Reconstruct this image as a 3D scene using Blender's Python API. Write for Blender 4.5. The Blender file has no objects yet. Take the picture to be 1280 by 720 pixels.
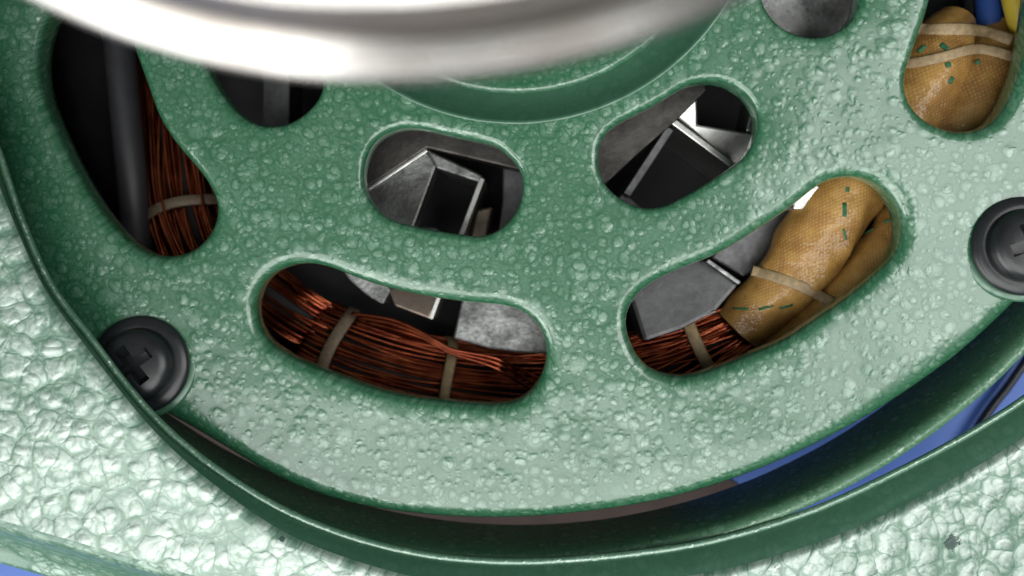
import bpy, bmesh, math, random
import numpy as np
from mathutils import Vector, Matrix, noise
from mathutils.bvhtree import BVHTree
from mathutils.geometry import delaunay_2d_cdt

S = bpy.context.scene
C = S.collection
MM = 0.001
random.seed(7)
rng = np.random.default_rng(7)

# ------------------------------------------------------------------ camera
# world: motor end shield face is the plane z = 0, motor axis at x = y = 0, z towards the photographer
F_PX = 1100.0
YAW, PIT = 0.0167, -0.0284
CAM = Vector((1.145, -38.784, 88.965))          # millimetres
cy, sy, cp, sp = math.cos(YAW), math.sin(YAW), math.cos(PIT), math.sin(PIT)
ROT = Matrix(((cy, 0, sy), (0, 1, 0), (-sy, 0, cy))) @ Matrix(((1, 0, 0), (0, cp, -sp), (0, sp, cp)))
cam_d = bpy.data.cameras.new('camera')
cam = bpy.data.objects.new('camera', cam_d)
C.objects.link(cam)
M4 = ROT.to_4x4()
M4.translation = CAM * MM
cam.matrix_world = M4
cam_d.sensor_width = 36
cam_d.lens = F_PX / 1280 * 36
cam_d.clip_start = 0.002
cam_d.clip_end = 20
cam_d.dof.use_dof = True
cam_d.dof.focus_distance = 88.0 * MM
cam_d.dof.aperture_fstop = 19.0
S.camera = cam
S.render.resolution_x, S.render.resolution_y = 1024, 576

# ------------------------------------------------------------------ world and lamps (a workshop window below and to the sides)
W = bpy.data.worlds.new('World')
S.world = W
W.use_nodes = True
W.node_tree.nodes['Background'].inputs[0].default_value = (0.9, 0.95, 0.92, 1)
W.node_tree.nodes['Background'].inputs[1].default_value = 0.16

def area(name, loc, target, sx, sy_, power, col):
    d = bpy.data.lights.new(name, 'AREA')
    d.shape = 'RECTANGLE'
    d.size, d.size_y = sx, sy_
    d.energy = power
    d.color = col
    o = bpy.data.objects.new(name, d)
    C.objects.link(o)
    o.location = loc
    o.rotation_euler = (Vector(target) - Vector(loc)).to_track_quat('-Z', 'Y').to_euler()
    return o
area('window_light', (-0.02, -0.38, 0.60), (0, -0.03, 0), 0.75, 0.50, 4.4, (1.0, 1.0, 0.98))
area('window_light_left', (-0.44, -0.46, 0.28), (0, 0, 0.02), 0.60, 0.34, 3.3, (1.0, 1.0, 0.98))
area('window_light_right', (0.42, 0.00, 0.54), (0.03, -0.03, 0.0), 0.30, 0.46, 1.9, (1.0, 1.0, 0.98))
S.view_settings.view_transform = 'Standard'
S.view_settings.look = 'None'
S.view_settings.gamma = 1
S.view_settings.exposure = 0.0

# ------------------------------------------------------------------ helpers
def ray(px, py):
    d = ROT @ Vector(((px - 640) / F_PX, -(py - 360) / F_PX, -1))
    return d
def at(px, py, z):
    d = ray(px, py)
    return CAM + d * ((z - CAM.z) / d.z)
def at2(pts, z):
    return [at(x, y, z).xy for x, y in pts]

def zc(x, y):
    return 2.1 - .053 * x                      # the casing lip lies a little askew to the motor face
def at_c(px, py, off):
    z = 0.0
    for _ in range(6):
        p = at(px, py, z)
        z = zc(p.x, p.y) + off
    return at(px, py, z)
def at_c2(pts, off):
    return [at_c(x, y, off).xy for x, y in pts]

def spline(pts, n, closed=True):
    """Catmull-Rom resample to n points of equal length"""
    P = [np.array(p, float) for p in pts]
    m = len(P)
    out = []
    segs = m if closed else m - 1
    for i in range(segs):
        if closed:
            a, b, c, d = P[i - 1], P[i], P[(i + 1) % m], P[(i + 2) % m]
        else:
            b, c = P[i], P[i + 1]
            a = P[i - 1] if i > 0 else 2 * b - c
            d = P[i + 2] if i + 2 < m else 2 * c - b
        for k in range(12):
            t = k / 12
            out.append(.5 * ((2 * b) + (c - a) * t + (2 * a - 5 * b + 4 * c - d) * t * t + (3 * b - a - 3 * c + d) * t ** 3))
    if closed:
        out.append(out[0])
    else:
        out.append(P[-1])
    out = np.array(out)
    L = np.r_[0, np.cumsum(np.linalg.norm(np.diff(out, axis=0), axis=1))]
    s = np.linspace(0, L[-1], n + 1)[:-1] if closed else np.linspace(0, L[-1], n)
    return np.stack([np.interp(s, L, out[:, k]) for k in range(out.shape[1])], 1)

def smooth_loop(q, it=2):
    for _ in range(it):
        q = .25 * np.roll(q, 1, 0) + .5 * q + .25 * np.roll(q, -1, 0)
    return q

def loop_normals(q):
    """unit normals pointing outward of a counter-clockwise loop"""
    t = np.roll(q, -1, 0) - np.roll(q, 1, 0)
    n = np.stack([t[:, 1], -t[:, 0]], 1)
    n /= np.linalg.norm(n, axis=1)[:, None] + 1e-9
    a = .5 * np.sum(q[:, 0] * np.roll(q[:, 1], -1) - np.roll(q[:, 0], -1) * q[:, 1])
    return n if a > 0 else -n

def mk(name, V, Fc, mat, parent=None, smooth=True, uv=None):
    me = bpy.data.meshes.new(name)
    me.from_pydata([tuple(float(c) * MM for c in v) for v in V], [], [tuple(int(i) for i in f) for f in Fc])
    me.validate()
    if uv is not None:
        l = me.uv_layers.new(name='UVMap')
        idx = np.zeros(len(me.loops), int)
        me.loops.foreach_get('vertex_index', idx)
        l.data.foreach_set('uv', np.array(uv, np.float32)[idx].ravel())
    bm = bmesh.new()
    bm.from_mesh(me)
    bmesh.ops.recalc_face_normals(bm, faces=bm.faces)
    bm.to_mesh(me)
    bm.free()
    if smooth:
        me.polygons.foreach_set('use_smooth', [True] * len(me.polygons))
        if smooth is not True:
            me.set_sharp_from_angle(angle=math.radians(smooth))
    me.materials.append(mat)
    o = bpy.data.objects.new(name, me)
    C.objects.link(o)
    if parent is not None:
        o.parent = parent
        o.matrix_parent_inverse = parent.matrix_basis.inverted()
    return o

def tag(o, label=None, cat=None, group=None, kind=None):
    for k, v in (('label', label), ('category', cat), ('group', group), ('kind', kind)):
        if v:
            o[k] = v
    return o
def empty(name, loc, label, cat, group=None):
    o = bpy.data.objects.new(name, None)
    C.objects.link(o)
    o.location = Vector(loc) * MM
    o.empty_display_size = 0.005
    return tag(o, label, cat, group)

class Shell:
    def __init__(s): s.V, s.F = [], []
    def ring(s, pts):
        i0 = len(s.V)
        s.V += [tuple(p) for p in pts]
        return list(range(i0, i0 + len(pts)))
    def loft(s, a, b):
        n = len(a)
        for i in range(n):
            j = (i + 1) % n
            s.F.append((a[i], a[j], b[j], b[i]))
    def cap(s, a): s.F.append(tuple(a))

def sheet(outer, holes, z, spacing, shell, relief=None, region=None):
    """flat face between an outer loop and hole loops already in shell.V; returns nothing, adds faces"""
    allp, edges, ids = [], [], []
    for lp in [outer] + holes:
        i0 = len(allp)
        allp += [Vector(shell.V[i][:2]) for i in lp]
        ids += lp
        n = len(lp)
        edges += [(i0 + k, i0 + (k + 1) % n) for k in range(n)]
    border = np.array([(p.x, p.y) for p in allp])
    x0, y0 = border.min(0)
    x1, y1 = border.max(0)
    if region:
        x0, y0, x1, y1 = max(x0, region[0]), max(y0, region[1]), min(x1, region[2]), min(y1, region[3])
    gx, gy = np.meshgrid(np.arange(x0 + spacing * .5, x1, spacing), np.arange(y0 + spacing * .5, y1, spacing))
    g = np.stack([gx.ravel(), gy.ravel()], 1)
    g += rng.uniform(-.2, .2, g.shape) * spacing
    keep = []
    for ch in np.array_split(g, max(1, len(g) // 2000)):
        d = ((ch[:, None, :] - border[None]) ** 2).sum(2).min(1)
        keep.append(ch[d > (spacing * .6) ** 2])
    g = np.concatenate(keep)
    pts = allp + [Vector((float(a), float(b))) for a, b in g]
    v, e, f, ov, oe, of = delaunay_2d_cdt(pts, edges, [], 0, 1e-6)
    # keep triangles whose centre lies inside the outer loop and outside the holes (even-odd)
    vv = np.array([(p.x, p.y) for p in v])
    f = np.array([t for t in f if len(t) == 3])
    cen = vv[f].mean(1)
    ee = np.array(edges)
    A, B = border[ee[:, 0]], border[ee[:, 1]]
    inside = []
    for ch in np.array_split(cen, max(1, len(cen) // 1500)):
        c = (A[None, :, 1] > ch[:, None, 1]) != (B[None, :, 1] > ch[:, None, 1])
        xx = A[None, :, 0] + (ch[:, None, 1] - A[None, :, 1]) * ((B - A)[None, :, 0] / ((B - A)[None, :, 1] + 1e-12))
        inside.append((c & (ch[:, None, 0] < xx)).sum(1) % 2 == 1)
    f = f[np.concatenate(inside)]
    remap = []
    for k, p in enumerate(v):
        src = [i for i in ov[k] if i < len(ids)]
        if src:
            remap.append(ids[src[0]])
        else:
            remap.append(len(shell.V))
            shell.V.append((p.x, p.y, z + (relief(p.x, p.y) if relief else 0)))
    for t in f:
        shell.F.append(tuple(remap[i] for i in t))

def tube(path, radii, nseg=8, flat=None, closed_ends=True):
    """swept tube; returns V, F, UV.  flat=(a,b) scales cross-section"""
    P = [Vector(p) for p in path]
    n = len(P)
    if not hasattr(radii, '__len__'):
        radii = [radii] * n
    V, Fc, UV = [], [], []
    up = Vector((0, 0, 1))
    L = 0
    for i, p in enumerate(P):
        t = (P[min(i + 1, n - 1)] - P[max(i - 1, 0)]).normalized()
        if i: L += (P[i] - P[i - 1]).length
        a = t.cross(up)
        if a.length < .05: a = t.cross(Vector((0, 1, 0)))
        a.normalize()
        b = a.cross(t).normalized()
        for k in range(nseg):
            th = 2 * math.pi * k / nseg
            ca, sa = math.cos(th), math.sin(th)
            if flat: ca, sa = ca * flat[0], sa * flat[1]
            V.append(p + (a * ca + b * sa) * radii[i])
            UV.append((L, k / nseg))
    for i in range(n - 1):
        for k in range(nseg):
            j = (k + 1) % nseg
            Fc.append((i * nseg + k, i * nseg + j, (i + 1) * nseg + j, (i + 1) * nseg + k))
    if closed_ends:
        Fc.append(tuple(range(nseg))[::-1])
        Fc.append(tuple((n - 1) * nseg + k for k in range(nseg)))
    return V, Fc, UV

def lathe(profile, n=96, centre=(0, 0, 0)):
    V, Fc = [], []
    for r, z in profile:
        for k in range(n):
            th = 2 * math.pi * k / n
            V.append((centre[0] + r * math.cos(th), centre[1] + r * math.sin(th), centre[2] + z))
    for i in range(len(profile) - 1):
        for k in range(n):
            j = (k + 1) % n
            Fc.append((i * n + k, i * n + j, (i + 1) * n + j, (i + 1) * n + k))
    return V, Fc

# ------------------------------------------------------------------ materials
class N:
    def __init__(s, name):
        s.m = bpy.data.materials.new(name)
        s.m.use_nodes = True
        s.t = s.m.node_tree
        s.b = s.t.nodes['Principled BSDF']
    def n(s, typ, ins=None, **kw):
        nd = s.t.nodes.new(typ)
        for k, v in kw.items(): setattr(nd, k, v)
        for k, v in (ins or {}).items(): s.set(nd.inputs[k], v)
        return nd
    def set(s, sock, v):
        if isinstance(v, bpy.types.NodeSocket): s.t.links.new(v, sock)
        elif isinstance(v, bpy.types.Node): s.t.links.new(v.outputs[0], sock)
        else: sock.default_value = v
    def math(s, op, a, b=0.0, c=0.0, clamp=False):
        nd = s.n('ShaderNodeMath', operation=op, use_clamp=clamp)
        s.set(nd.inputs[0], a); s.set(nd.inputs[1], b); s.set(nd.inputs[2], c)
        return nd.outputs[0]
    def ramp(s, v, lo, hi, a=0.0, b=1.0, smooth=True):
        nd = s.n('ShaderNodeMapRange', interpolation_type='SMOOTHSTEP' if smooth else 'LINEAR')
        s.set(nd.inputs[0], v)
        for i, x in enumerate((lo, hi, a, b)): nd.inputs[1 + i].default_value = x
        return nd.outputs[0]
    def mix(s, f, a, b):
        nd = s.n('ShaderNodeMix', data_type='RGBA')
        s.set(nd.inputs[0], f); s.set(nd.inputs[6], a); s.set(nd.inputs[7], b)
        return nd.outputs[2]
    def P(s, **kw):
        for k, v in kw.items(): s.set(s.b.inputs[k.replace('_', ' ')], v)
    def noise(s, vec, scale, detail=3, rough=.5):
        return s.n('ShaderNodeTexNoise', {'Vector': vec, 'Scale': scale, 'Detail': detail, 'Roughness': rough})
    def obj(s): return s.n('ShaderNodeTexCoord').outputs['Object']

def rgb(r, g, b): return (r, g, b, 1)

def hammertone(name, cell_mm, mode, dark, light, height_mm, rough=.36, chips=(), flake_amt=(.12, .5), solid=False, contrast=1.0, coat=1.0, coat_ior=1.62, coat_bump=.6):
    """green hammer-finish enamel. mode 'cell': plump crowded cells parted by hairline valleys; 'disc': loose flat bubbles of mixed size"""
    m = N(name)
    co = m.obj()
    dims = '3D' if solid else '2D'
    if solid:
        flat = co
    else:
        sk = m.n('ShaderNodeSeparateXYZ', {'Vector': co})
        flat = m.n('ShaderNodeCombineXYZ', {'X': m.math('MULTIPLY_ADD', sk.outputs[2], .6, sk.outputs[0]), 'Y': m.math('MULTIPLY_ADD', sk.outputs[2], .7, sk.outputs[1])}).outputs[0]
    def nz_(scale, detail=2.0, rg=.5):
        return m.n('ShaderNodeTexNoise', {'Vector': flat, 'Scale': scale, 'Detail': detail, 'Roughness': rg}, noise_dimensions=dims)
    sc = 1 / (cell_mm * MM)
    nz = nz_(.8 * sc, 2.0)
    w = m.n('ShaderNodeVectorMath', operation='MULTIPLY_ADD')
    m.set(w.inputs[0], nz.outputs['Color']); w.inputs[1].default_value = [cell_mm * MM * (.6 if mode == 'cell' else .5)] * 3
    m.set(w.inputs[2], flat)
    vec = w.outputs[0]
    def voro(scale, feature='F1', rnd=1.0):
        return m.n('ShaderNodeTexVoronoi', {'Vector': vec, 'Scale': scale, 'Randomness': rnd}, feature=feature, voronoi_dimensions=dims)
    big = nz_(110.0, 2.0)
    fine = nz_(2600.0, 4.0, .72)
    if True:                                   # layered bubbles of three sizes
        tot_h, tot_k = None, None
        crowd = mode == 'cell'
        for f, ah, ak, thr in (((.80, .95, .34, -.3), (1.3, .60, .26, .05), (2.3, .28, .16, .1)) if crowd else ((.62, .62, .30, .5), (1.05, .5, .32, .15), (1.8, .30, .24, .2))):
            v = voro(sc * f, 'F1', 1.0)
            r = m.n('ShaderNodeSeparateColor', {'Color': v.outputs['Color']})
            rad = m.ramp(r.outputs[0], 0, 1, .42 if crowd else .26, .66 if crowd else .5)
            q = m.math('DIVIDE', v.outputs['Distance'], rad)
            on = m.ramp(r.outputs[1], thr, thr + .12)
            disc = m.ramp(q, 1.1, .15)
            halo = m.math('MULTIPLY', m.ramp(q, .78, 1.0), m.ramp(q, 1.28, 1.02))
            hh = m.math('MULTIPLY', m.math('MULTIPLY', disc, on), ah)
            kk = m.math('MULTIPLY', m.math('MULTIPLY', m.math('MULTIPLY_ADD', halo, -1.15, disc), on), ak)
            tot_h = hh if tot_h is None else m.math('ADD', tot_h, hh)
            tot_k = kk if tot_k is None else m.math('ADD', tot_k, kk)
        h = m.math('ADD', tot_h, m.math('MULTIPLY', fine.outputs['Fac'], .13))
        h = m.math('ADD', h, m.math('MULTIPLY', big.outputs['Fac'], 2.6))
        k = m.math('ADD', tot_k, .22)
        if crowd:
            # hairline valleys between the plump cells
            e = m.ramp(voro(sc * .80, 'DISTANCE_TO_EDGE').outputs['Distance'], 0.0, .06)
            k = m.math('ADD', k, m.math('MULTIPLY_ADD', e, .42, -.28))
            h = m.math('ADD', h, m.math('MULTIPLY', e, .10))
    bump = m.n('ShaderNodeBump', {'Height': h, 'Strength': 1.0, 'Distance': height_mm * MM})
    # colour: thick film is paler (floated flake), valleys greener
    k = m.math('ADD', k, m.math('MULTIPLY', m.math('SUBTRACT', fine.outputs['Fac'], .5), .8))
    k = m.math('ADD', k, m.math('MULTIPLY', m.math('SUBTRACT', big.outputs['Fac'], .5), .5))
    k = m.ramp(k, 0.0, .95, .5 - .5 * contrast, .5 + .5 * contrast, smooth=False)
    col = m.mix(k, rgb(*dark), rgb(*light))
    # pin holes and soot in the film
    pv = voro(sc * .8)
    ps = m.n('ShaderNodeSeparateColor', {'Color': pv.outputs['Color']})
    pin = m.math('MULTIPLY', m.ramp(pv.outputs['Distance'], .13, .05), m.ramp(ps.outputs[2], .80, .84))
    pin = m.math('MULTIPLY', pin, m.ramp(fine.outputs['Fac'], .35, .6))
    col = m.mix(m.math('MULTIPLY', pin, .7), col, rgb(.02, .045, .035))
    chipm = None
    for (cx, cy_, cz, r) in chips:
        dn = m.n('ShaderNodeVectorMath', operation='DISTANCE')
        m.set(dn.inputs[0], co); dn.inputs[1].default_value = (cx * MM, cy_ * MM, cz * MM)
        dd = m.math('ADD', dn.outputs['Value'], m.math('MULTIPLY', m.math('SUBTRACT', fine.outputs['Fac'], .5), r * MM * 1.8))
        cm = m.ramp(dd, r * MM, r * MM * .75)
        col = m.mix(cm, col, rgb(.012, .05, .04))
        chipm = cm if chipm is None else m.math('MAXIMUM', chipm, cm)
    rg = m.ramp(fine.outputs['Fac'], .3, .7, rough - .06, rough + .08)
    m.P(Base_Color=col, Roughness=m.math('ADD', rg, .1), Coat_Weight=coat, Coat_Roughness=.17, Coat_IOR=coat_ior, Normal=bump.outputs[0])
    bump2 = m.n('ShaderNodeBump', {'Height': h, 'Strength': 1.0, 'Distance': height_mm * MM * coat_bump})
    m.set(m.b.inputs['Coat Normal'], bump2.outputs[0])
    # floated aluminium flake: a second, metallic lobe that is strongest on the domes
    al = m.n('ShaderNodeBsdfPrincipled')
    m.set(al.inputs['Base Color'], m.mix(k, rgb(.50, .66, .56), rgb(.80, .87, .83)))
    al.inputs['Metallic'].default_value = 1.0
    m.set(al.inputs['Roughness'], m.math('ADD', rg, .03))
    m.set(al.inputs['Normal'], bump.outputs[0])
    ms = m.n('ShaderNodeMixShader')
    ff = m.ramp(k, .05, .9, *flake_amt)
    if chipm is not None: ff = m.math('MULTIPLY', ff, m.math('SUBTRACT', 1.0, chipm))
    m.set(ms.inputs[0], ff)
    m.t.links.new(m.b.outputs[0], ms.inputs[1]); m.t.links.new(al.outputs[0], ms.inputs[2])
    m.t.links.new(ms.outputs[0], m.t.nodes['Material Output'].inputs[0])
    return m.m

def metal(name, col, rough, scale=400, var=.35, bump=.04, stain=None, metallic=1.0):
    m = N(name)
    co = m.obj()
    a = m.noise(co, scale, 4, .6)
    b = m.noise(co, scale * 5, 3, .6)
    f = m.math('ADD', m.math('MULTIPLY', a.outputs['Fac'], .7), m.math('MULTIPLY', b.outputs['Fac'], .3))
    k = m.ramp(f, .3, .7)
    c2 = [c * (1 - var) for c in col]
    cc = m.mix(k, rgb(*c2), rgb(*col))
    if stain:
        st = m.noise(co, scale * .5, 3)
        cc = m.mix(m.ramp(st.outputs['Fac'], .5, .68), cc, rgb(*stain))
    bp = m.n('ShaderNodeBump', {'Height': f, 'Strength': .6, 'Distance': bump * MM})
    m.P(Base_Color=cc, Metallic=metallic, Roughness=m.ramp(f, .25, .75, rough + .1, max(.03, rough - .08)), Normal=bp.outputs[0])
    return m.m

def plain(name, col, rough=.5, scale=300, var=.2, bump=.05, coat=0.0, spec=.5):
    m = N(name)
    co = m.obj()
    a = m.noise(co, scale, 5, .6)
    k = m.ramp(a.outputs['Fac'], .3, .7)
    m_c = m.mix(k, rgb(*[c * (1 - var) for c in col]), rgb(*col))
    bp = m.n('ShaderNodeBump', {'Height': a.outputs['Fac'], 'Strength': .7, 'Distance': bump * MM})
    m.P(Base_Color=m_c, Roughness=rough, Coat_Weight=coat, Normal=bp.outputs[0])
    m.b.inputs['Specular IOR Level'].default_value = spec
    return m.m

def weave(name, col, col2):
    """varnished woven glass tape: uv.x along the tube in mm, uv.y round it"""
    m = N(name)
    uv = m.n('ShaderNodeTexCoord').outputs['UV']
    sep = m.n('ShaderNodeSeparateXYZ', {'Vector': uv})
    u = m.math('MULTIPLY', sep.outputs[0], 10.5)
    v = m.math('MULTIPLY', sep.outputs[1], 360.0)
    su = m.math('SINE', u)
    sv = m.math('SINE', v)
    h = m.math('MULTIPLY', su, sv)
    co = m.obj()
    a = m.noise(co, 260, 4, .6)
    b = m.noise(co, 1500, 2)
    k = m.math('ADD', m.math('MULTIPLY', m.ramp(h, -.9, .9), .22), m.ramp(a.outputs['Fac'], .3, .72, 0, .78))
    cc = m.mix(k, rgb(*col2), rgb(*col))
    dots = m.math('MULTIPLY', m.ramp(h, .55, .95), m.ramp(b.outputs['Fac'], .45, .62))
    cc = m.mix(m.math('MULTIPLY', dots, .5), cc, rgb(.62, .47, .27))
    hh = m.math('ADD', m.math('MULTIPLY', h, .25), m.math('MULTIPLY', a.outputs['Fac'], 3.0))
    bp = m.n('ShaderNodeBump', {'Height': hh, 'Strength': .8, 'Distance': .05 * MM})
    m.P(Base_Color=cc, Roughness=.6, Coat_Weight=.6, Coat_Roughness=.06, Normal=bp.outputs[0])
    cb = m.n('ShaderNodeBump', {'Height': a.outputs['Fac'], 'Strength': 1.0, 'Distance': .8 * MM})
    m.set(m.b.inputs['Coat Normal'], cb.outputs[0])
    return m.m

chip1 = at_c(1190, 678, 2); chip2 = at_c(371, 664, 1.9); chip3 = at_c(352, 674, 2)
MAT = {}
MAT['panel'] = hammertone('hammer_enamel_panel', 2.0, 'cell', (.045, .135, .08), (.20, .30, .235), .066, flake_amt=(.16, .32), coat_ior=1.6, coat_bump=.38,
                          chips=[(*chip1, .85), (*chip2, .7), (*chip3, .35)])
MAT['flange'] = hammertone('hammer_enamel_flange', 2.3, 'disc', (.03, .12, .07), (.13, .26, .18), .10, flake_amt=(.02, .18), coat=.3, coat_ior=1.5)
MAT['plate'] = hammertone('hammer_enamel_plate', 1.5, 'disc', (.013, .102, .043), (.066, .195, .110), .052, flake_amt=(.02, .15))
MAT['lip'] = hammertone('smooth_enamel_lip', 2.6, 'disc', (.03, .11, .06), (.045, .14, .08), .02, rough=.32, flake_amt=(.04, .10), solid=True, coat=.5, coat_ior=1.5)
MAT['land'] = hammertone('enamel_edge_bead', .9, 'disc', (.05, .16, .09), (.14, .27, .18), .05, rough=.32, flake_amt=(.15, .5), solid=True)
MAT['ring'] = hammertone('smooth_enamel_ring', 1.3, 'disc', (.045, .14, .07), (.12, .24, .15), .07, rough=.4, flake_amt=(.03, .25), solid=True, coat=.4, coat_ior=1.5)
MAT['steel_black'] = plain('black_oxide', (.014, .016, .019), .34, 900, .35, .02, spec=.6)
MAT['pulley'] = None
MAT['lam'] = metal('cast_aluminium', (.38, .39, .385), .45, 420, .75, .22, stain=(.13, .13, .125))
MAT['lam_edge'] = metal('cut_edge', (.72, .72, .70), .35, 600, .3)
MAT['lam_dark'] = metal('dull_steel', (.20, .20, .205), .5, 300, .4, .1)
MAT['pole'] = metal('brown_steel', (.36, .29, .24), .5, 300, .4, .1)
MAT['iron'] = metal('dark_iron', (.10, .095, .09), .5, 300, .5, .15)
MAT['bore'] = plain('deep_shade_black', (.018, .018, .02), .7, 300, .4)  # near-black colour standing in for shade in deep cavities and between wires
MAT['copper'] = None
MAT['tie'] = plain('lacing_tape', (.40, .29, .16), .6, 1800, .35, .06)
MAT['tie_dark'] = plain('lacing_tape_dark', (.20, .15, .10), .6, 1800, .35, .06)  # darker tone of the lacing tape
MAT['weave'] = weave('varnished_glass_tape', (.50, .285, .07), (.22, .10, .02))
MAT['stitch'] = plain('green_thread', (.015, .13, .05), .6, 2500, .4)
MAT['blue_wire'] = plain('blue_pvc', (.03, .08, .30), .35, 500, .15)
MAT['yellow_wire'] = plain('yellow_pvc', (.50, .38, .04), .4, 500, .15)
MAT['grey_wire'] = plain('grey_pvc', (.035, .035, .04), .5, 500, .2)
MAT['blue_sheet'] = plain('blue_plastic', (.075, .165, .52), .5, 60, .18, .3)
MAT['bench'] = plain('bench_top', (.20, .17, .145), .6, 60, .3, .3)
MAT['card'] = plain('brown_board', (.10, .068, .06), .75, 200, .25)

def pulley_mat():
    m = N('turned_aluminium')
    co = m.obj()
    sep = m.n('ShaderNodeSeparateXYZ', {'Vector': co})
    r = m.math('SQRT', m.math('ADD', m.math('MULTIPLY', sep.outputs[0], sep.outputs[0]), m.math('MULTIPLY', sep.outputs[1], sep.outputs[1])))
    cv = m.n('ShaderNodeCombineXYZ', {'X': m.math('MULTIPLY', r, 1.0), 'Y': 0.0, 'Z': sep.outputs[2]})
    g = m.noise(cv, 4200, 3, .6)
    g2 = m.noise(cv, 900, 2, .5)
    bl = m.noise(co, 90, 4, .6)
    k = m.math('ADD', m.math('MULTIPLY', g2.outputs['Fac'], .5), m.math('MULTIPLY', bl.outputs['Fac'], .5))
    cc = m.mix(m.ramp(k, .35, .65), rgb(.30, .275, .25), rgb(.68, .67, .65))
    bp = m.n('ShaderNodeBump', {'Height': m.math('ADD', g.outputs['Fac'], m.math('MULTIPLY', bl.outputs['Fac'], .8)), 'Strength': .6, 'Distance': .05 * MM})
    m.P(Base_Color=cc, Metallic=1.0, Roughness=m.ramp(k, .3, .7, .34, .2), Normal=bp.outputs[0])
    return m.m
MAT['pulley'] = pulley_mat()
def copper_mat():
    m = N('enamelled_copper')
    co = m.obj()
    a = m.noise(co, 500, 3)
    cc = m.mix(m.ramp(a.outputs['Fac'], .3, .7), rgb(.34, .06, .025), rgb(.68, .17, .065))
    m.P(Base_Color=cc, Metallic=.95, Roughness=.2, Coat_Weight=.5, Coat_Roughness=.08)
    return m.m
MAT['copper'] = copper_mat()

# ------------------------------------------------------------------ traced outlines (photograph pixels)
SLOT = {}
SLOT['B'] = [(322,390),(326,365),(338,345),(359,333),(386,328),(414,333),(438,343),(472,355),(507,364),(541,371),(576,376),(610,379),(638,382),(662,393),(679,414),(684,438),(679,465),(662,490),(638,502),(610,503),(569,500),(524,495),(479,486),(438,472),(396,457),(359,440),(334,421)]
SLOT['C'] = [(780,402),(783,387),(795,367),(818,350),(857,332),(896,317),(935,293),(974,268),(1001,247),(1024,229),(1052,221),(1083,225),(1106,243),(1120,266),(1122,289),(1116,313),(1094,336),(1063,363),(1024,391),(978,422),(935,441),(896,457),(861,468),(834,468),(807,457),(789,433)]
SLOT['A'] = [(70,18),(59,46),(54,82),(61,124),(80,170),(102,215),(130,261),(157,293),(185,314),(212,321),(245,314),(267,293),(277,266),(272,243),(254,215),(226,183),(203,147),(190,110),(178,78),(169,50),(162,10),(150,-22),(122,-32),(90,-15)]
SLOT['D'] = [(1155,12),(1145,42),(1135,70),(1126,95),(1127,120),(1137,140),(1155,155),(1180,165),(1205,166),(1227,159),(1245,142),(1260,112),(1270,85),(1277,55),(1284,10),(1290,-50),(1290,-110),(1275,-165),(1240,-190),(1200,-180),(1178,-145),(1170,-90),(1164,-35)]
SLOT['i2'] = [(457,217),(460,201),(470,180),(489,167),(510,162),(536,164),(565,171),(594,177),(621,184),(639,199),(651,214),(654,236),(650,257),(639,275),(621,290),(599,296),(568,292),(533,286),(499,278),(478,267),(465,251),(458,236)]
SLOT['i3'] = [(746,202),(749,180),(764,161),(789,147),(817,133),(839,119),(859,108),(881,104),(903,106),(926,119),(939,136),(944,155),(939,177),(926,199),(903,216),(876,233),(848,249),(826,259),(801,261),(776,251),(756,233),(748,216)]
SLOT['i1'] = [(265,86),(279,114),(300,141),(324,157),(345,160),(369,155),(389,141),(403,124),(408,100),(400,65),(385,30),(360,-5),(330,-25),(300,-25),(270,-5),(258,40)]
SLOT['i4'] = [(948,0),(954,17),(967,34),(988,46),(1012,51),(1036,46),(1054,34),(1066,17),(1072,-10),(1080,-50),(1085,-90),(1075,-130),(1040,-145),(1000,-135),(970,-95),(953,-45)]
LIP = [(-60,60),(-30,120),(0,190),(33,290),(66,362),(115,422),(150,470),(200,528),(250,571),(300,605),(345,632),(390,653),(450,674),(520,691),(600,700),(670,701),(740,696),(800,690),(850,683),(900,673),(950,659),(1000,643),(1050,623),(1100,599),(1160,569),(1220,536),(1280,498),(1340,452),(1400,398)]
RIM = [(-85,60),(-48,130),(-15,205),(18,290),(48,358),(98,427),(135,475),(188,540),(232,582),(278,618),(322,650),(365,675),(430,700),(505,722),(590,738),(670,742),(745,738),(808,731),(862,723),(915,713),(968,699),(1022,682),(1075,662),(1128,636),(1190,604),(1255,567),(1315,527),(1378,480),(1440,425)]
EDGE = [(-30,190),(10,300),(60,388),(118,452),(180,500),(240,533),(285,560),(320,582),(365,605),(420,624),(480,637),(540,644),(600,647),(660,646),(730,640),(800,630),(850,619),(900,604),(950,586),(1000,564),(1050,539),(1100,510),(1150,477),(1200,440),(1240,404),(1275,370)]

def close_polar(pts2, centre, R, n):
    """closed loop: follow traced points where they exist, circle of radius R elsewhere"""
    q = np.array(pts2) - np.array(centre)
    th = np.unwrap(np.arctan2(q[:, 1], q[:, 0]))
    r = np.hypot(q[:, 0], q[:, 1])
    if th[-1] < th[0]: th, r = th[::-1], r[::-1]
    T = np.linspace(th[0], th[0] + 2 * math.pi, n, endpoint=False)
    out = np.interp(T, th, r)
    m = T > th[-1]
    s = (T[m] - th[-1]) / (2 * math.pi - (th[-1] - th[0]))
    base = r[-1] * (1 - s) + r[0] * s
    wgt = np.sin(np.pi * s) ** .6
    out[m] = base * (1 - wgt) + R * wgt
    for _ in range(6): out = .25 * np.roll(out, 1) + .5 * out + .25 * np.roll(out, -1)
    return np.stack([centre[0] + out * np.cos(T), centre[1] + out * np.sin(T)], 1)

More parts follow.
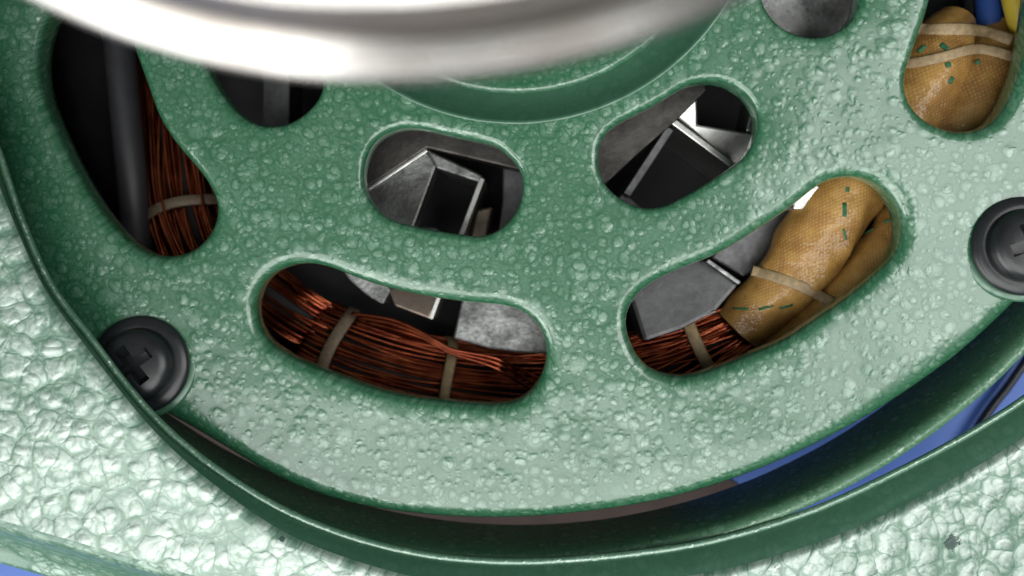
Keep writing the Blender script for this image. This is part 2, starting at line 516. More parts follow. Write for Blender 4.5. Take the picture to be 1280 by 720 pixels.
# ------------------------------------------------------------------ ground
g = 1500
n = 40
gv, gf = [], []
GZ = -23.0
for j in range(n + 1):
    for i in range(n + 1):
        u, v = (i / n * 2 - 1), (j / n * 2 - 1)
        x, y = g * u * abs(u), g * v * abs(v)
        gv.append((x, y, GZ - .3 + .3 * noise.noise(Vector((x * .02, y * .02, 3)))))
for j in range(n):
    for i in range(n):
        a = j * (n + 1) + i
        gf.append((a, a + 1, a + n + 2, a + n + 1))
tag(mk('ground', [(x, y, z - 1.2) for x, y, z in gv], gf, MAT['bench']), 'grey brown workbench top', kind='structure')
bs = Shell()
NX = 60
def wrinkle(x, y): return .35 * noise.noise(Vector((x * .03, y * .03, 3))) + .12 * noise.noise(Vector((x * .11, y * .07, 8)))
for zo in (0, -.5):
    for j in range(NX + 1):
        for i in range(NX + 1):
            x, y = -135 + 270 * i / NX, -112 + 240 * j / NX
            bs.V.append((x, y, GZ + zo + wrinkle(x, y)))
n1 = (NX + 1) ** 2
for j in range(NX):
    for i in range(NX):
        k0 = j * (NX + 1) + i
        q = (k0, k0 + 1, k0 + NX + 2, k0 + NX + 1)
        bs.F.append(q); bs.F.append(tuple(n1 + k for k in q[::-1]))
rimi = [i for i in range(NX + 1)] + [j * (NX + 1) + NX for j in range(1, NX + 1)] + [NX * (NX + 1) + i for i in range(NX - 1, -1, -1)] + [j * (NX + 1) for j in range(NX - 1, 0, -1)]
for k0, k1 in zip(rimi, rimi[1:] + rimi[:1]): bs.F.append((k0, k1, n1 + k1, n1 + k0))
tag(mk('plastic_sheet', bs.V, bs.F, MAT['blue_sheet']), 'blue plastic sheet that the motor and casing lie on', 'plastic sheet')

# ------------------------------------------------------------------ machine casing
casing = empty('machine_casing', (0, -90, GZ), 'pale green hammer-finish casing panel with a round lipped opening', 'casing')
ZP, ZL = 2.0, 0.0                                # heights above the tilted lip plane
def tilt(V): return [(x, y, z + zc(x, y)) for x, y, z in V]
NC = 420
LC = (5.2, -9.5)
lip = close_polar(at_c2(LIP, ZL), LC, 59.5, NC)
rim = close_polar(at_c2(RIM, ZP), LC, 61.0, NC)
# make both loops share angles: they are sampled from different starts, so resample rim by angle of lip
def by_angle(loop, centre, ref):
    a = np.unwrap(np.arctan2(loop[:, 1] - centre[1], loop[:, 0] - centre[0]))
    r = np.hypot(loop[:, 0] - centre[0], loop[:, 1] - centre[1])
    o = np.argsort(a % (2 * math.pi))
    A, Rr = (a % (2 * math.pi))[o], r[o]
    A = np.r_[A[-1] - 2 * math.pi, A, A[0] + 2 * math.pi]; Rr = np.r_[Rr[-1], Rr, Rr[0]]
    t = np.arctan2(ref[:, 1] - centre[1], ref[:, 0] - centre[0]) % (2 * math.pi)
    rr = np.interp(t, A, Rr)
    return np.stack([centre[0] + rr * np.cos(t), centre[1] + rr * np.sin(t)], 1)
rim = by_angle(rim, LC, lip)
e0, e1 = at_c(0, 650, ZP).xy, at_c(255, 723, ZP).xy
dirv = (e1 - e0).normalized()
nrm = Vector((dirv.y, -dirv.x))           # away from the opening
# outer polygon of the flat panel
def edge_pt(x): return Vector((x, e0.y + (x - e0.x) * dirv.y / dirv.x))
XL, XR, YT = -92.0, 62.0, 70.0
YB = -80.0
XK = e0.x + (YB - e0.y) * dirv.x / dirv.y
outer = []
for x in np.linspace(XL, XK, 120): outer.append(edge_pt(x))
for x in np.linspace(XK, XR, 50)[1:]: outer.append(Vector((x, YB)))
for y in np.linspace(YB, YT, 60)[1:]: outer.append(Vector((XR, y)))
for x in np.linspace(XR, XL, 80)[1:]: outer.append(Vector((x, YT)))
for y in np.linspace(YT, edge_pt(XL).y, 60)[1:-1]: outer.append(Vector((XL, y)))
sh = Shell()
def panel_relief(x, y):
    return .10 * noise.noise(Vector((x * .12, y * .12, 0)))
o_ring = sh.ring([(p.x, p.y, ZP) for p in outer])
h_ring = sh.ring([(p[0], p[1], ZP) for p in rim + loop_normals(rim) * .9])
sheet(o_ring, [h_ring], ZP, .9, sh, panel_relief, (-75, -85, 75, 10))
# roll from the face into the conical lip
a = h_ring
nr = loop_normals(rim)
for d, dz in ((.45, -.05), (.1, -.22), (-.12, -.45)):
    b = sh.ring([(p[0], p[1], ZP + dz) for p in rim + nr * d]); sh.loft(a, b); a = b
panel = mk('front_panel', tilt(sh.V), sh.F, MAT['panel'], casing)
sh2 = Shell()
a = sh2.ring([(p[0], p[1], ZP - .45) for p in rim - nr * .12])
inner = lip + loop_normals(lip) * .42
for t in np.linspace(.12, 1.0, 9):
    q = (rim - nr * .12) * (1 - t) + inner * t
    zz = (ZP - .45) * (1 - t) + (ZL - .08) * t + .12 * math.sin(math.pi * t)
    b = sh2.ring([(p[0], p[1], zz + .05 * noise.noise(Vector((p[0] * .5, p[1] * .5, t * 3)))) for p in q]); sh2.loft(a, b); a = b
nl = loop_normals(lip)
sh4 = Shell()
a = sh4.ring([(p[0], p[1], ZL - .2) for p in inner])
for d, dz in ((.40, .02), (.30, .10), (.12, .12), (-.05, .09), (-.17, -.02), (-.22, -.2), (-.15, -.45), (.2, -.75), (1.5, -2.0), (3.0, -2.6)):
    b = sh4.ring([(p[0], p[1], ZL + dz + .07 * noise.noise(Vector((p[0] * 1.3, p[1] * 1.3, 5)))) for p in lip + nl * d]); sh4.loft(a, b); a = b
mk('edge_bead', tilt(sh4.V), sh4.F, MAT['land'], casing)
mk('opening_lip', tilt(sh2.V), sh2.F, MAT['lip'], casing)
# bottom edge that rolls away from the face, then the outer flange
sh3 = Shell()
V, Fc = [], []
prof = [(0, 0), (.5, -.08), (1.1, -.5), (1.7, -1.3), (2.6, -2.9), (3.6, -4.6), (4.6, -5.9), (5.6, -6.7), (6.6, -7.2), (7.4, -7.45), (7.8, -7.7), (7.85, -8.2), (7.7, -9.5), (6.8, -10)]
xs = np.linspace(XL, XK, 120)
for x in xs:
    p = edge_pt(x)
    for d, dz in prof:
        V.append((p.x + nrm.x * d, p.y + nrm.y * d, ZP + dz))
k = len(prof)
for i in range(len(xs) - 1):
    for j in range(k - 1):
        Fc.append((i * k + j, (i + 1) * k + j, (i + 1) * k + j + 1, i * k + j + 1))
mk('bottom_flange', tilt(V), Fc, MAT['flange'], casing)

V, Fc = [], []
for x, y in ((XL, YT), (XL, edge_pt(XL).y)):
    V += [(x - .5, y, zc(x, y) + ZP - .3), (x + 2.5, y, zc(x, y) + ZP - .45), (x + 2.5, y, GZ), (x - .5, y, GZ)]
Fc = [(0, 1, 5, 4), (1, 2, 6, 5), (2, 3, 7, 6), (3, 0, 4, 7), (0, 3, 2, 1), (4, 5, 6, 7)]
mk('side_wall', V, Fc, MAT['panel'], casing, smooth=False)

# ------------------------------------------------------------------ motor end shield
shield = empty('motor_end_shield', (0, 0, 0), 'round green hammer-finish motor cover plate with two rings of oval vent slots', 'motor cover')
ROLL = 1.15
TH = 3.4
def roll_profile(r, k=6):
    return [(r * (1 - math.sin(t)), -r * (1 - math.cos(t))) for t in np.linspace(0, math.pi / 2, k)]   # (offset from wall, z)
sh = Shell()
edge = close_polar(at2(EDGE, -1.2), (0, 0), 67.5, 480)
def dome(x, y):
    return .07 * noise.noise(Vector((x * .16, y * .16, 2))) + .05 * noise.noise(Vector((x * .45, y * .45, 7)))
RO = 1.7
en = loop_normals(edge)
rings = None
for d, dz in roll_profile(RO):
    r_ = sh.ring([(p[0], p[1], dz) for p in edge - en * d])
    if rings is None: o_ring = r_
    else: sh.loft(rings, r_)
    rings = r_
for d, dz in ((.0, -TH), (1.2, -TH - .4), (2.4, -TH - .4)):
    b = sh.ring([(p[0], p[1], dz) for p in edge - en * d]); sh.loft(rings, b); rings = b
holes = []
slot_loops = []
for kname, pts in SLOT.items():
    q = spline(at2(pts, -1.6), 110)
    slot_loops.append(smooth_loop(q, 4))
# vents out of the picture repeat the same ring
base_o = slot_loops[0]; base_i = slot_loops[4]
for src, ks in ((base_o, (3, 4, 5)), (base_i, (3, 4, 5))):
    for kk in ks:
        an = math.radians(45 * kk + (0 if kk < 4 else 3))
        c, s_ = math.cos(an), math.sin(an)
        slot_loops.append(np.stack([src[:, 0] * c - src[:, 1] * s_, src[:, 0] * s_ + src[:, 1] * c], 1))
INNER = .72
for q in slot_loops:
    qn = loop_normals(q)
    roll = INNER if np.hypot(*q.mean(0)) < 40 else ROLL
    prev = None
    for i, (d, dz) in enumerate(roll_profile(roll)):
        wob = [.05 * noise.noise(Vector((p[0] * .9, p[1] * .9, 9))) for p in q]
        r_ = sh.ring([(p[0], p[1], dz + w * (i > 0)) for p, w in zip(q + qn * d, wob)])
        if prev is None: holes.append(r_)
        else: sh.loft(prev, r_)
        prev = r_
    for d, dz in ((0.0, -2.4), (.15, -TH), (.8, -TH - .4)):
        b = sh.ring([(p[0], p[1], dz) for p in q + qn * d]); sh.loft(prev, b); prev = b
RB = min(np.hypot(q[:, 0], q[:, 1]).min() for q in slot_loops) - INNER - .10
hub = np.stack([RB * np.cos(np.linspace(0, 2 * math.pi, 200, endpoint=False)), RB * np.sin(np.linspace(0, 2 * math.pi, 200, endpoint=False))], 1)
holes.append(sh.ring([(p[0], p[1], 0.0) for p in hub]))
sheet(o_ring, holes, 0, .85, sh, dome)
mk('face_plate', sh.V, sh.F, MAT['plate'], shield)
# bearing boss round the shaft
prof = [(RB + .02, -.01), (RB - .12, .05), (RB - .3, .02), (RB - .45, -.12)]
prof += [(RB - .5 - 3.0 * t, -.2 - 2.0 * t - .25 * math.sin(math.pi * t)) for t in (.1, .25, .45, .65, .85, 1)]
V, Fc = lathe(prof, 200)
V = [(x, y, z + .04 * noise.noise(Vector((x * .5, y * .5, z)))) for x, y, z in V]
boss = mk('hub_recess', V, Fc, MAT['lip'], shield)
rf = RB - 3.5
prof = [(rf + .05, -2.35), (rf - .02, -2.1), (rf - .2, -1.92), (rf - .45, -1.85), (rf - .9, -1.9), (rf - 3, -1.95), (rf - 8, -1.9), (9, -1.9), (9, -4)]
V, Fc = lathe(prof, 200)
V = [(x, y, z + .06 * noise.noise(Vector((x * .6, y * .6, z)))) for x, y, z in V]
mk('hub_face', V, Fc, MAT['plate'], boss)

# ------------------------------------------------------------------ motor body ring seen in the gap
prof = [(68.15, -9.0), (68.2, -7), (68.3, -5), (68.38, -2.6), (68.42, -1.2), (68.5, -.5), (68.65, 0), (68.85, .3), (69.15, .48), (69.5, .52), (69.85, .35), (70.05, 0), (70.12, -.6), (70.15, -4), (70.1, -9), (68.15, -9.0)]
V, Fc = lathe(prof, 220)
V = [(x, y, z + .10 * noise.noise(Vector((x * .6, y * .6, z)))) for x, y, z in V]
tag(mk('motor_body_ring', V, Fc, MAT['ring']), 'narrow green painted motor housing rim in the gap round the cover plate', 'motor housing')
bq = [at(90, 400, GZ + 2), at(330, 420, GZ + 2), at(640, 480, GZ + 2), at(800, 540, GZ + 2), at(925, 606, GZ + 2), at(760, 668, GZ + 2), at(640, 720, GZ + 2), at(200, 690, GZ + 2), at(90, 560, GZ + 2)]  # inner part stretched under the motor so bounced light turns brown
V = [(p.x, p.y, GZ + .7) for p in bq] + [(p.x, p.y, GZ + 2.2) for p in bq]
nb = len(bq)
Fc = [tuple(range(nb)), tuple(range(nb, 2 * nb))] + [(i, (i + 1) % nb, nb + (i + 1) % nb, nb + i) for i in range(nb)]
tag(mk('board_sheet', V, Fc, MAT['card'], smooth=False), 'brown board lying under the motor on the blue sheet', 'board')

# ------------------------------------------------------------------ screws
def cross_recess(bm_obj, depth_top):
    V, Fc = [], []
    def prism(w, l, z0, z1, ang):
        c, s_ = math.cos(ang), math.sin(ang)
        i0 = len(V)
        for z, f in ((z0, .45), (z1, 1)):
            for x, y in ((-l * f, -w), (l * f, -w), (l * f, w), (-l * f, w)):
                V.append((x * c - y * s_, x * s_ + y * c, z))
        for q in ((3, 2, 1, 0), (4, 5, 6, 7), (0, 1, 5, 4), (1, 2, 6, 5), (2, 3, 7, 6), (3, 0, 4, 7)):
            Fc.append(tuple(i0 + k for k in q))
    return prism, V, Fc

def make_screw(centre, tilt, turn, label):
    root = empty('flange_screw', centre, label, 'screw', 'flange screws holding the motor cover')
    fl = [(0, .05), (4.6, .05), (4.85, .15), (4.95, .45), (4.9, .75), (4.7, .92), (4.2, 1.12), (3.85, 1.14), (3.6, 1.1), (0, 1.1)]
    V, Fc = lathe(fl, 80)
    flange = mk('flange', V, Fc, MAT['steel_black'], None)
    hd = [(0, .9), (3.62, .9), (3.66, 1.2), (3.62, 1.5), (3.54, 1.85), (3.34, 2.18), (3.0, 2.45), (2.5, 2.62), (1.7, 2.73), (.8, 2.78), (0, 2.8)]
    V, Fc = lathe(hd, 80)
    head = mk('head', V, Fc, MAT['steel_black'], None)
    for ang in (0, math.pi / 2):
        prism, PV, PF = cross_recess(head, 3)
        prism(.60, 2.6, .7, 3.6, ang + turn)
        cut = mk('cutter', PV, PF, MAT['steel_black'], None, smooth=False)
        md = head.modifiers.new('recess', 'BOOLEAN')
        md.operation = 'DIFFERENCE'; md.object = cut; md.solver = 'EXACT'
        dg = bpy.context.evaluated_depsgraph_get()
        me = bpy.data.meshes.new_from_object(head.evaluated_get(dg))
        head.modifiers.clear()
        old = head.data
        head.data = me
        bpy.data.meshes.remove(old)
        bpy.data.objects.remove(cut)
    bm = bmesh.new(); bm.from_mesh(head.data)
    bmesh.ops.remove_doubles(bm, verts=bm.verts, dist=1e-6)
    bm.to_mesh(head.data); bm.free()
    head.data.name = 'head'
    head.data.polygons.foreach_set('use_smooth', [True] * len(head.data.polygons))
    head.data.set_sharp_from_angle(angle=math.radians(28))
    for o in (flange, head):
        o.parent = root
    # pad of thick paint pulled up under the flange
    V, Fc = lathe([(0, -.4), (5.5, -.4), (5.55, -.05), (5.35, .12), (4.9, .16), (0, .16)], 64)
    pad = mk('paint_pad', V, Fc, MAT['lip'], None)
    pad.parent = root
    root.rotation_euler = tilt
    return root
p = at(173, 457, 1.0); make_screw((p.x, p.y, 0.05), (math.radians(-5), math.radians(2), 0), math.radians(38), 'black cross-head flange screw half hidden behind the casing lip')
p = at(1282, 308, 1.0); make_screw((p.x, p.y, 0.05), (math.radians(-5), math.radians(-4), 0), math.radians(20), 'black cross-head flange screw beside the gap that shows the blue sheet')

# ------------------------------------------------------------------ pulley on the shaft
PC = (-4.9, 4.6)
proot = empty('belt_pulley', (PC[0], PC[1], 50), 'bright turned aluminium pulley standing out in front of the motor cover', 'pulley')
pr = [(9, -2.5), (33.0, -2.5), (34.6, -1.2), (35.3, -.35), (35.45, -.12), (35.42, .05), (35.25, .2), (34.9, .45), (34.3, .9), (33.8, 1.3), (33.65, 1.5), (33.5, 1.9), (33.15, 3.3), (33.0, 3.5), (32.5, 3.65), (31, 3.8), (27, 4.6), (23, 6), (14, 7), (13, 12), (9, 12)]
V, Fc = lathe([(r, z + 0) for r, z in pr], 240)
o = mk('rim', V, Fc, MAT['pulley'], None, smooth=40); o.parent = proot
V, Fc = lathe([(0, -46), (8.6, -46), (8.6, 13), (8.2, 13.5), (0, 13.5)], 48)
o = mk('shaft', V, Fc, MAT['lam_dark'], None, smooth=40); o.parent = proot

# ------------------------------------------------------------------ motor core seen through the vents
core = empty('motor_core', (0, 0, GZ), 'grey cast metal motor core with dark square cavities behind the vent slots', 'motor core')
def plate_px(name, pts, z, th, mat, bev=.25, dz=None):
    """thick metal piece; outline given at height z"""
    q = [at(x, y, z) for x, y in pts]
    ar = sum(q[i - 1].x * q[i].y - q[i].x * q[i - 1].y for i in range(len(q)))
    if ar < 0: q.reverse()
    bm = bmesh.new()
    vs = [bm.verts.new((p.x * MM, p.y * MM, (p.z + (dz(p) if dz else 0)) * MM)) for p in q]
    f = bm.faces.new(vs)
    r = bmesh.ops.extrude_face_region(bm, geom=[f])
    vv = [v for v in r['geom'] if isinstance(v, bmesh.types.BMVert)]
    bmesh.ops.translate(bm, verts=vv, vec=(0, 0, -th * MM))
    bmesh.ops.recalc_face_normals(bm, faces=bm.faces)
    if bev: bmesh.ops.bevel(bm, geom=list(bm.edges), offset=bev * MM, segments=2, affect='EDGES', profile=.5)
    me = bpy.data.meshes.new(name)
    bm.to_mesh(me); bm.free()
    me.materials.append(mat)
    o = bpy.data.objects.new(name, me)
    C.objects.link(o)
    o.parent = core
    o.matrix_parent_inverse = core.matrix_basis.inverted()
    return o
def bar_px(name, a, b, w, z, th, mat):
    A, B = Vector(a), Vector(b)
    d = (B - A).normalized(); nn = Vector((-d.y, d.x)) * w / 2
    return plate_px(name, [A - nn, B - nn, B + nn, A + nn], z, th, mat, .12)
# near-black backing and added inner wall, shade of the deep interior put into colour
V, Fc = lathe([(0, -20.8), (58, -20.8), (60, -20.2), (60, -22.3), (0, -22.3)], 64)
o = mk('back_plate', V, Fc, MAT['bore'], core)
V, Fc = lathe([(60.6, -3.9), (62.0, -3.9), (62.0, -22.3), (60.6, -22.3), (60.6, -3.9)], 120)
mk('dark_shell', V, Fc, MAT['bore'], core)  # dark wall added to hide the blue sheet from the slots
# vent B
plate_px('tooth', [(415, 318), (478, 335), (489, 362), (479, 381), (462, 372), (436, 350)], -9, 5, MAT['lam'])
plate_px('pole_face', [(490, 335), (556, 345), (548, 376), (538, 398), (494, 382), (486, 362)], -10, 5, MAT['pole'], .25, lambda p: -.25 * (p.y + 41))
bar_px('tooth_edge', (556, 350), (538, 399), 6, -9.2, 6, MAT['lam_edge'])
plate_px('tooth', [(583, 345), (577, 376), (566, 423), (612, 436), (650, 441), (720, 445), (735, 350)], -8.5, 6, MAT['lam'])
# vent C
plate_px('tooth', [(775, 352), (789, 379), (803, 427), (850, 412), (893, 391), (926, 355), (884, 322), (840, 318)], -7.5, 7, MAT['lam_dark'], .5, lambda p: -.22 * (p.y + 43))
bar_px('tooth_edge', (884, 325), (925, 354), 5, -7.2, 6, MAT['lam'])
bar_px('tooth_edge', (803, 424), (895, 389), 4, -7.25, 6, MAT['lam'])
plate_px('pole_face', [(888, 322), (930, 346), (962, 332), (992, 290), (1020, 240), (985, 230), (920, 290)], -10.5, 5, MAT['lam_dark'])
plate_px('tooth', [(992, 262), (1012, 262), (1028, 235), (1015, 222), (990, 245)], -6.5, 4, MAT['lam_edge'])
# inner vent 2
plate_px('bearing_ring', [(440, 150), (436, 246), (462, 233), (534, 185), (660, 215), (668, 160), (560, 130)], -8.0, 3, MAT['iron'])
plate_px('end_face', [(446, 245), (462, 236), (534, 189), (546, 206), (543, 214), (517, 284), (510, 305), (460, 290)], -9.0, 4, MAT['lam'])
bar_px('cavity_wall', (459, 237), (534, 187), 5, -8.4, 4, MAT['lam_edge'])
plate_px('cavity_wall', [(533, 186), (604, 219), (602, 229), (545, 210)], -8.8, 12, MAT['lam'])
bar_px('cavity_wall', (603, 222), (574, 300), 7, -8.6, 14, MAT['lam_edge'])
plate_px('cavity_floor', [(518, 283), (545, 284), (560, 300), (515, 305)], -14, 3, MAT['lam_dark'])
plate_px('pole_face', [(596, 262), (616, 258), (607, 300), (588, 300)], -12, 6, MAT['pole'])
plate_px('end_face', [(628, 200), (662, 190), (668, 300), (622, 300), (628, 250)], -13, 6, MAT['lam_dark'])
# inner vent 3
plate_px('bearing_ring', [(735, 240), (757, 230), (800, 190), (846, 150), (884, 112), (880, 92), (820, 110), (735, 170)], -7.0, 4, MAT['iron'])
bar_px('cavity_wall', (783, 244), (838, 160), 10, -9.2, 12, MAT['lam_dark'])
bar_px('cavity_wall', (836, 147), (925, 213), 8, -8.6, 14, MAT['lam_edge'])
plate_px('end_face', [(843, 146), (869, 124), (872, 156), (940, 166), (955, 170), (950, 225), (922, 208)], -9.6, 6, MAT['lam_edge'], .25, lambda p: .33 * (p.y + 24))
plate_px('cavity_wall', [(932, 164), (942, 120), (965, 130), (960, 168)], -9.8, 6, MAT['lam'])
bar_px('cavity_wall', (776, 244), (805, 268), 9, -10, 6, MAT['lam_dark'])
# inner vents 1 and 4
plate_px('tooth', [(327, 60), (362, 70), (362, 175), (327, 170)], -10, 6, MAT['lam_dark'])
plate_px('end_face', [(935, -60), (1085, -60), (1085, 60), (1000, 80), (935, 40)], -9, 6, MAT['lam'], .25, lambda p: .2 * (p.y + 10))

# ------------------------------------------------------------------ copper coils
def bundle(path, rad, nst, r_st, jitter, flat=(1, 1), taper=1.0):
    """loose hank of enamelled wires running along a path"""
    P = [Vector(p) for p in path]
    m = len(P)
    V, Fc = [], []
    frames = []
    for i in range(m):
        t = (P[min(i + 1, m - 1)] - P[max(i - 1, 0)]).normalized()
        a = t.cross(Vector((0, 0, 1))).normalized()
        frames.append((a, a.cross(t).normalized()))
    for s_ in range(nst):
        ang = random.uniform(0, 2 * math.pi)
        rr = rad * math.sqrt(random.uniform(.45, 1.0))
        ph = [random.uniform(0, 6.28) for _ in range(4)]
        f1, f2 = random.uniform(.6, 1.6), random.uniform(.6, 1.6)
        j = jitter * random.uniform(.4, 1.6)
        tw = random.uniform(-.3, .3)
        pts = []
        for i in range(m):
            u = i / (m - 1)
            a, b = frames[i]
            an = ang + tw * (u - .5)
            tp = 1 - (1 - taper) * u ** 2
            x = tp * rr * math.cos(an) * flat[0] + j * math.sin(6.28 * f1 * u + ph[0])
            y = tp * rr * math.sin(an) * flat[1] + j * math.sin(6.28 * f2 * u + ph[1])
            pts.append(P[i] + a * x + b * y)
        v, f, _ = tube(pts, r_st, 6)
        i0 = len(V)
        V += v
        Fc += [tuple(i0 + k for k in q) for q in f]
    return V, Fc
def band(P, i, rad, width, th, flat=(1, 1)):
    """a tape wound once round a bundle at path index i"""
    P = [Vector(p) for p in P]
    t = (P[i + 1] - P[i - 1]).normalized()
    a = t.cross(Vector((0, 0, 1))).normalized(); b = a.cross(t).normalized()
    V, Fc = [], []
    prof = [(-width / 2, 0), (-width / 2 * .8, th), (width / 2 * .8, th), (width / 2, 0), (0, -th * .5)]
    n_ = 40
    for k in range(n_):
        an = 2 * math.pi * k / n_
        for u, h in prof:
            w = .08 * math.sin(3 * an)
            V.append(P[i] + t * (u + w * 2 + .35 * math.sin(an)) + a * ((rad * flat[0] + h) * math.cos(an)) + b * ((rad * flat[1] + h) * math.sin(an)))
    m = len(prof)
    for k in range(n_):
        j = (k + 1) % n_
        for q in range(m):
            r = (q + 1) % m
            Fc.append((k * m + q, j * m + q, j * m + r, k * m + r))
    return V, Fc
def arc(R, z, a0, a1, n_, dr=0):
    return [((R + dr * math.sin(i / (n_ - 1) * math.pi)) * math.sin(math.radians(a)), -(R + dr * math.sin(i / (n_ - 1) * math.pi)) * math.cos(math.radians(a)), z + .5 * math.sin(i * .13)) for i, a in enumerate(np.linspace(a0, a1, n_))]
def coil(label, path, rad, nst, r_st, jit, flat, bands, taper=1.0):
    mid = path[len(path) // 2]
    root = empty('copper_coil', (mid[0], mid[1], mid[2] - rad), label, 'coil', 'copper coils inside the motor')
    V, Fc = bundle(path, rad, nst, r_st, jit, flat, taper)
    o = mk('wire_strands', V, Fc, MAT['copper'], root); o['kind'] = 'stuff'
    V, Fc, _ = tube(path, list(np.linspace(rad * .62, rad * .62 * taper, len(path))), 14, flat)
    mk('bundle_shade_core', V, Fc, MAT['bore'], root)  # black filler tube, paints the shade between the strands
    for i, w, mt in bands:
        V, Fc = band(path, i, rad + .25, w, .18, flat)
        mk('binding_tape', V, Fc, MAT[mt], root)
    return root
pB = arc(53.8, -15.5, -27, 13, 60)
cb = coil('dark copper wire coil bound by tapes in the vent slot under the grey teeth', pB, 5.2, 125, .175, .26, (1, .8), [(5, 1.5, 'tie_dark'), (26, 1.25, 'tie')])
pL = [tuple(v) for v in spline([at(300, 330, -16), at(345, 372, -15), at(385, 400, -15), at(440, 425, -17)], 30, False)]
V, Fc = bundle(pL, 3.0, 46, .18, .25, (1, .7))
o = mk('wire_strands', V, Fc, MAT['copper'], cb); o['kind'] = 'stuff'
V, Fc, _ = tube(pL, [1.9] * len(pL), 12, (1, .7)); mk('bundle_shade_core', V, Fc, MAT['bore'], cb)  # black filler again for the shade between these strands
V, Fc = band(pL, 4, 3.3, 2.0, .18, (1, .75)); mk('binding_tape', V, Fc, MAT['tie_dark'], cb)
V, Fc = [], []
for j in range(3):
    dy = j * 6.0 - 3 + random.uniform(-1, 1)
    v, f, _ = tube(spline([at(440 + j * 9, 394 + dy, -12), at(490, 402 + dy, -11), at(525, 416 + dy * .6, -10.4), at(550, 430 + dy * .5, -10.0), at(570, 439 + dy * .5, -9.8), at(612, 448 + dy, -10), at(640, 460 + dy * 1.3, -10.6), at(700, 490 + dy * 2, -13)], 50, False), .21, 8)
    i0 = len(V); V += v; Fc += [tuple(i0 + k for k in q) for q in f]
o = mk('loose_strands', V, Fc, MAT['copper'], cb); o['kind'] = 'stuff'
pC = [tuple(v) for v in spline([at(770, 470, -13), at(830, 452, -12.5), at(885, 428, -12), at(930, 406, -11.6), at(975, 372, -10.5)], 44, False)]
coil('copper wire coil running into the open end of a brown woven sleeve', pC, 4.4, 95, .18, .3, (1, .8), [(20, 1.4, 'tie')], .42)
pA = [tuple(v) for v in spline([at(205, -30, -19), at(214, 80, -18), at(222, 180, -16), at(234, 270, -14), at(264, 350, -14)], 44, False)]
coil('copper wire coil beside a grey cable in the long dark vent slot', pA, 4.4, 70, .18, .35, (1, .8), [(33, 1.3, 'tie_dark')])

# ------------------------------------------------------------------ woven sleeves
def sleeve_tube(name, pts, radii, root, seed):
    path = spline([at(x, y, z) for x, y, z in pts], 46, False)
    rr = np.interp(np.linspace(0, 1, 46), np.linspace(0, 1, len(radii)), radii)
    V, Fc, UV = tube(path, list(rr), 40, (1, .9), False)
    W_ = []
    for v in V:
        nn = noise.noise(Vector((v.x * .35 + seed, v.y * .35, v.z * .35)))
        n2 = noise.noise(Vector((v.x * .9 + seed, v.y * .9, v.z * .9)))
        W_.append(v + Vector((0, 0, 1)) * (.45 * nn + .14 * n2) + Vector((.3 * nn, -.2 * nn, 0)))
    UV = [(u, w) for u, w in UV]
    return mk(name, W_, Fc, MAT['weave'], root, uv=UV)
def bvh_of(objs):
    V, Fc = [], []
    for o in objs:
        i0 = len(V)
        V += [o.matrix_world @ v.co for v in o.data.vertices]
        Fc += [tuple(i0 + k for k in p.vertices) for p in o.data.polygons]
    return BVHTree.FromPolygons(V, Fc)
def touch(bvh, px, py, dflt=-8.0):
    d = ray(px, py).normalized()
    h = bvh.ray_cast(CAM * MM, d)
    return (h[0] / MM) if h[0] else at(px, py, dflt)
def ribbon(name, pix, width, th, bvh, mat, root, lift=.1, n_=26):
    pts = spline(pix, n_, False)
    P = [touch(bvh, x, y) + Vector((0, 0, lift)) for x, y in pts]
    for _ in range(2):
        P = [P[0]] + [(P[i - 1] + P[i] * 2 + P[i + 1]) / 4 for i in range(1, len(P) - 1)] + [P[-1]]
    V, Fc, _ = tube(P, 1.0, 10, (width / 2, th / 2))
    return mk(name, V, Fc, mat, root)

bpy.context.view_layer.update()
b0 = at(1010, 340, -14)
wc = empty('wrapped_coil', b0, 'brown woven tape-wrapped coil with two lobes beside grey metal and copper wire', 'wrapped coil', 'tape-wrapped coils in the motor')
bpy.context.view_layer.update()
t1 = sleeve_tube('sleeve_lobe', [(1090, 180, -10), (1062, 232, -9), (1018, 300, -8.5), (975, 362, -9), (925, 412, -10.5)], [3.6, 4.1, 4.2, 3.5, 3.0], wc, 1)
t2 = sleeve_tube('sleeve_lobe', [(1180, 232, -9.5), (1142, 284, -8.4), (1097, 348, -7.9), (1032, 410, -8.2), (967, 464, -9.2)], [3.6, 3.9, 4.0, 3.4, 3.0], wc, 5)
bpy.context.view_layer.update()
bt = bvh_of([t1, t2])
ribbon('binding_tape', [(940, 338), (975, 348), (1010, 362), (1040, 378), (1062, 390)], 1.15, .28, bt, MAT['tie'], wc)
for seg in ([(917, 385), (937, 386)], [(948, 386), (966, 383)], [(974, 383), (992, 380)], [(1055, 254), (1055, 271)], [(1056, 285), (1058, 300)], [(1080, 293), (1092, 287)], [(1106, 280), (1122, 274)], [(1058, 233), (1059, 240)]):
    ribbon('green_stitch', [(x + random.uniform(-1.5, 1.5), y + random.uniform(-1.5, 1.5)) for x, y in seg], random.uniform(.26, .48), .10, bt, MAT['stitch'], wc, .0, 6)
b1 = at(1195, 90, -14)
wd = empty('wrapped_coil', b1, 'brown woven tape-wrapped coil lashed under blue and yellow wires', 'wrapped coil', 'tape-wrapped coils in the motor')
bpy.context.view_layer.update()
t3 = sleeve_tube('sleeve_lobe', [(1195, 25, -10.5), (1172, 70, -9), (1140, 130, -8.5), (1105, 190, -9)], [2.2, 3.9, 4.2, 4.2], wd, 11)
t4 = sleeve_tube('sleeve_lobe', [(1250, 40, -11), (1236, 85, -9.5), (1208, 145, -9), (1165, 205, -9.5)], [2.6, 4.2, 4.5, 4.4], wd, 15)
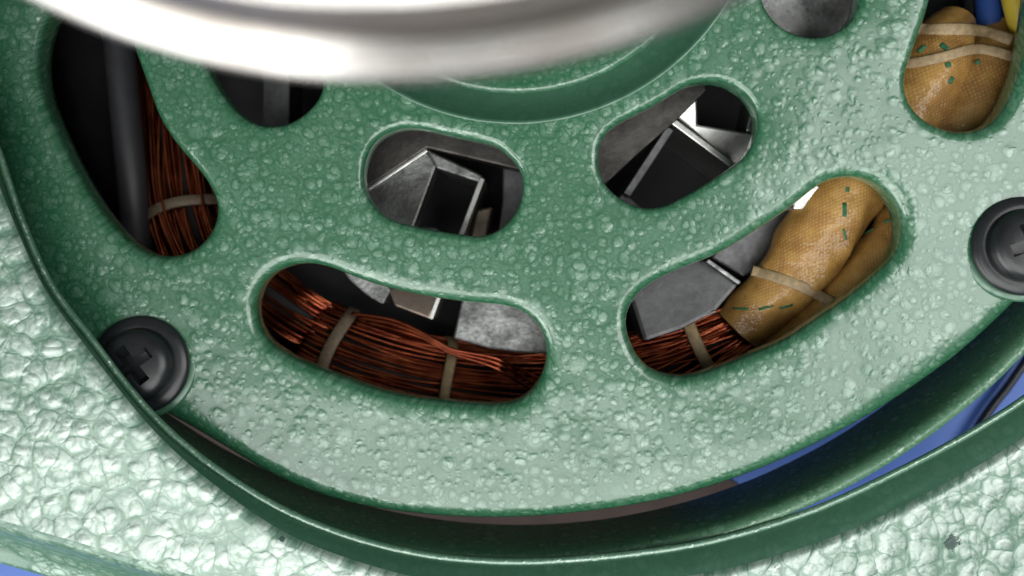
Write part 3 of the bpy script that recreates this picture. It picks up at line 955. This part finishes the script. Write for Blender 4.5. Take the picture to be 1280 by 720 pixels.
bpy.context.view_layer.update()
bt = bvh_of([t3, t4])
ribbon('binding_tape', [(1118, 82), (1150, 78), (1185, 70), (1215, 62), (1245, 66), (1275, 76)], 1.1, .3, bt, MAT['tie'], wd, .35)
ribbon('binding_tape', [(1140, 38), (1170, 38), (1205, 38), (1235, 42), (1262, 52)], 1.3, .3, bt, MAT['tie'], wd, .45)
for seg in ([(1148, 66), (1158, 58)], [(1176, 55), (1184, 62)], [(1184, 78), (1186, 84)], [(1186, 104), (1190, 96)], [(1219, 80), (1225, 77)]):
    ribbon('green_stitch', seg, .6, .14, bt, MAT['stitch'], wd, .03, 6)

# ------------------------------------------------------------------ wires
def wire(name, pts, r, mat, label):
    path = spline([at(x, y, z) for x, y, z in pts], 40, False)
    V, Fc, _ = tube(path, r, 16)
    return tag(mk(name, V, Fc, mat), label, 'wire')
wire('insulated_wire', [(1228, -120, -13), (1232, -40, -11), (1236, 20, -10), (1236, 62, -11), (1228, 110, -16)], 1.35, MAT['blue_wire'], 'blue insulated wire passing under the tape binding of the brown wrapped coil')
wire('insulated_wire', [(1240, -130, -9), (1262, -50, -7.5), (1274, 10, -7), (1290, 60, -7.5), (1320, 110, -10)], 1.5, MAT['yellow_wire'], 'yellow insulated wire at the edge of the vent slot above the blue wire')
wire('insulated_wire', [(1200, -120, -15), (1212, -30, -14), (1216, 30, -14), (1214, 70, -16)], .9, MAT['grey_wire'], 'thin grey wire beside the blue wire behind the vent slot')
wire('power_cable', [(140, -60, -12), (148, 40, -11), (158, 150, -10.5), (166, 240, -11), (172, 320, -13)], 1.7, MAT['grey_wire'], 'thick dark grey cable beside the copper coil in the long vent slot')
q = [at(1300, 425, GZ + 1.2), at(1262, 480, GZ + 1.2), at(1235, 515, GZ + 1.2), at(1200, 570, GZ + 1.2)]
V, Fc, _ = tube(spline(q, 30, False), .55, 10)
tag(mk('thin_dark_line', V, Fc, MAT['steel_black']), 'thin dark line across the blue sheet in the gap', 'cable')  # dark tube following a thin dark line on the sheet
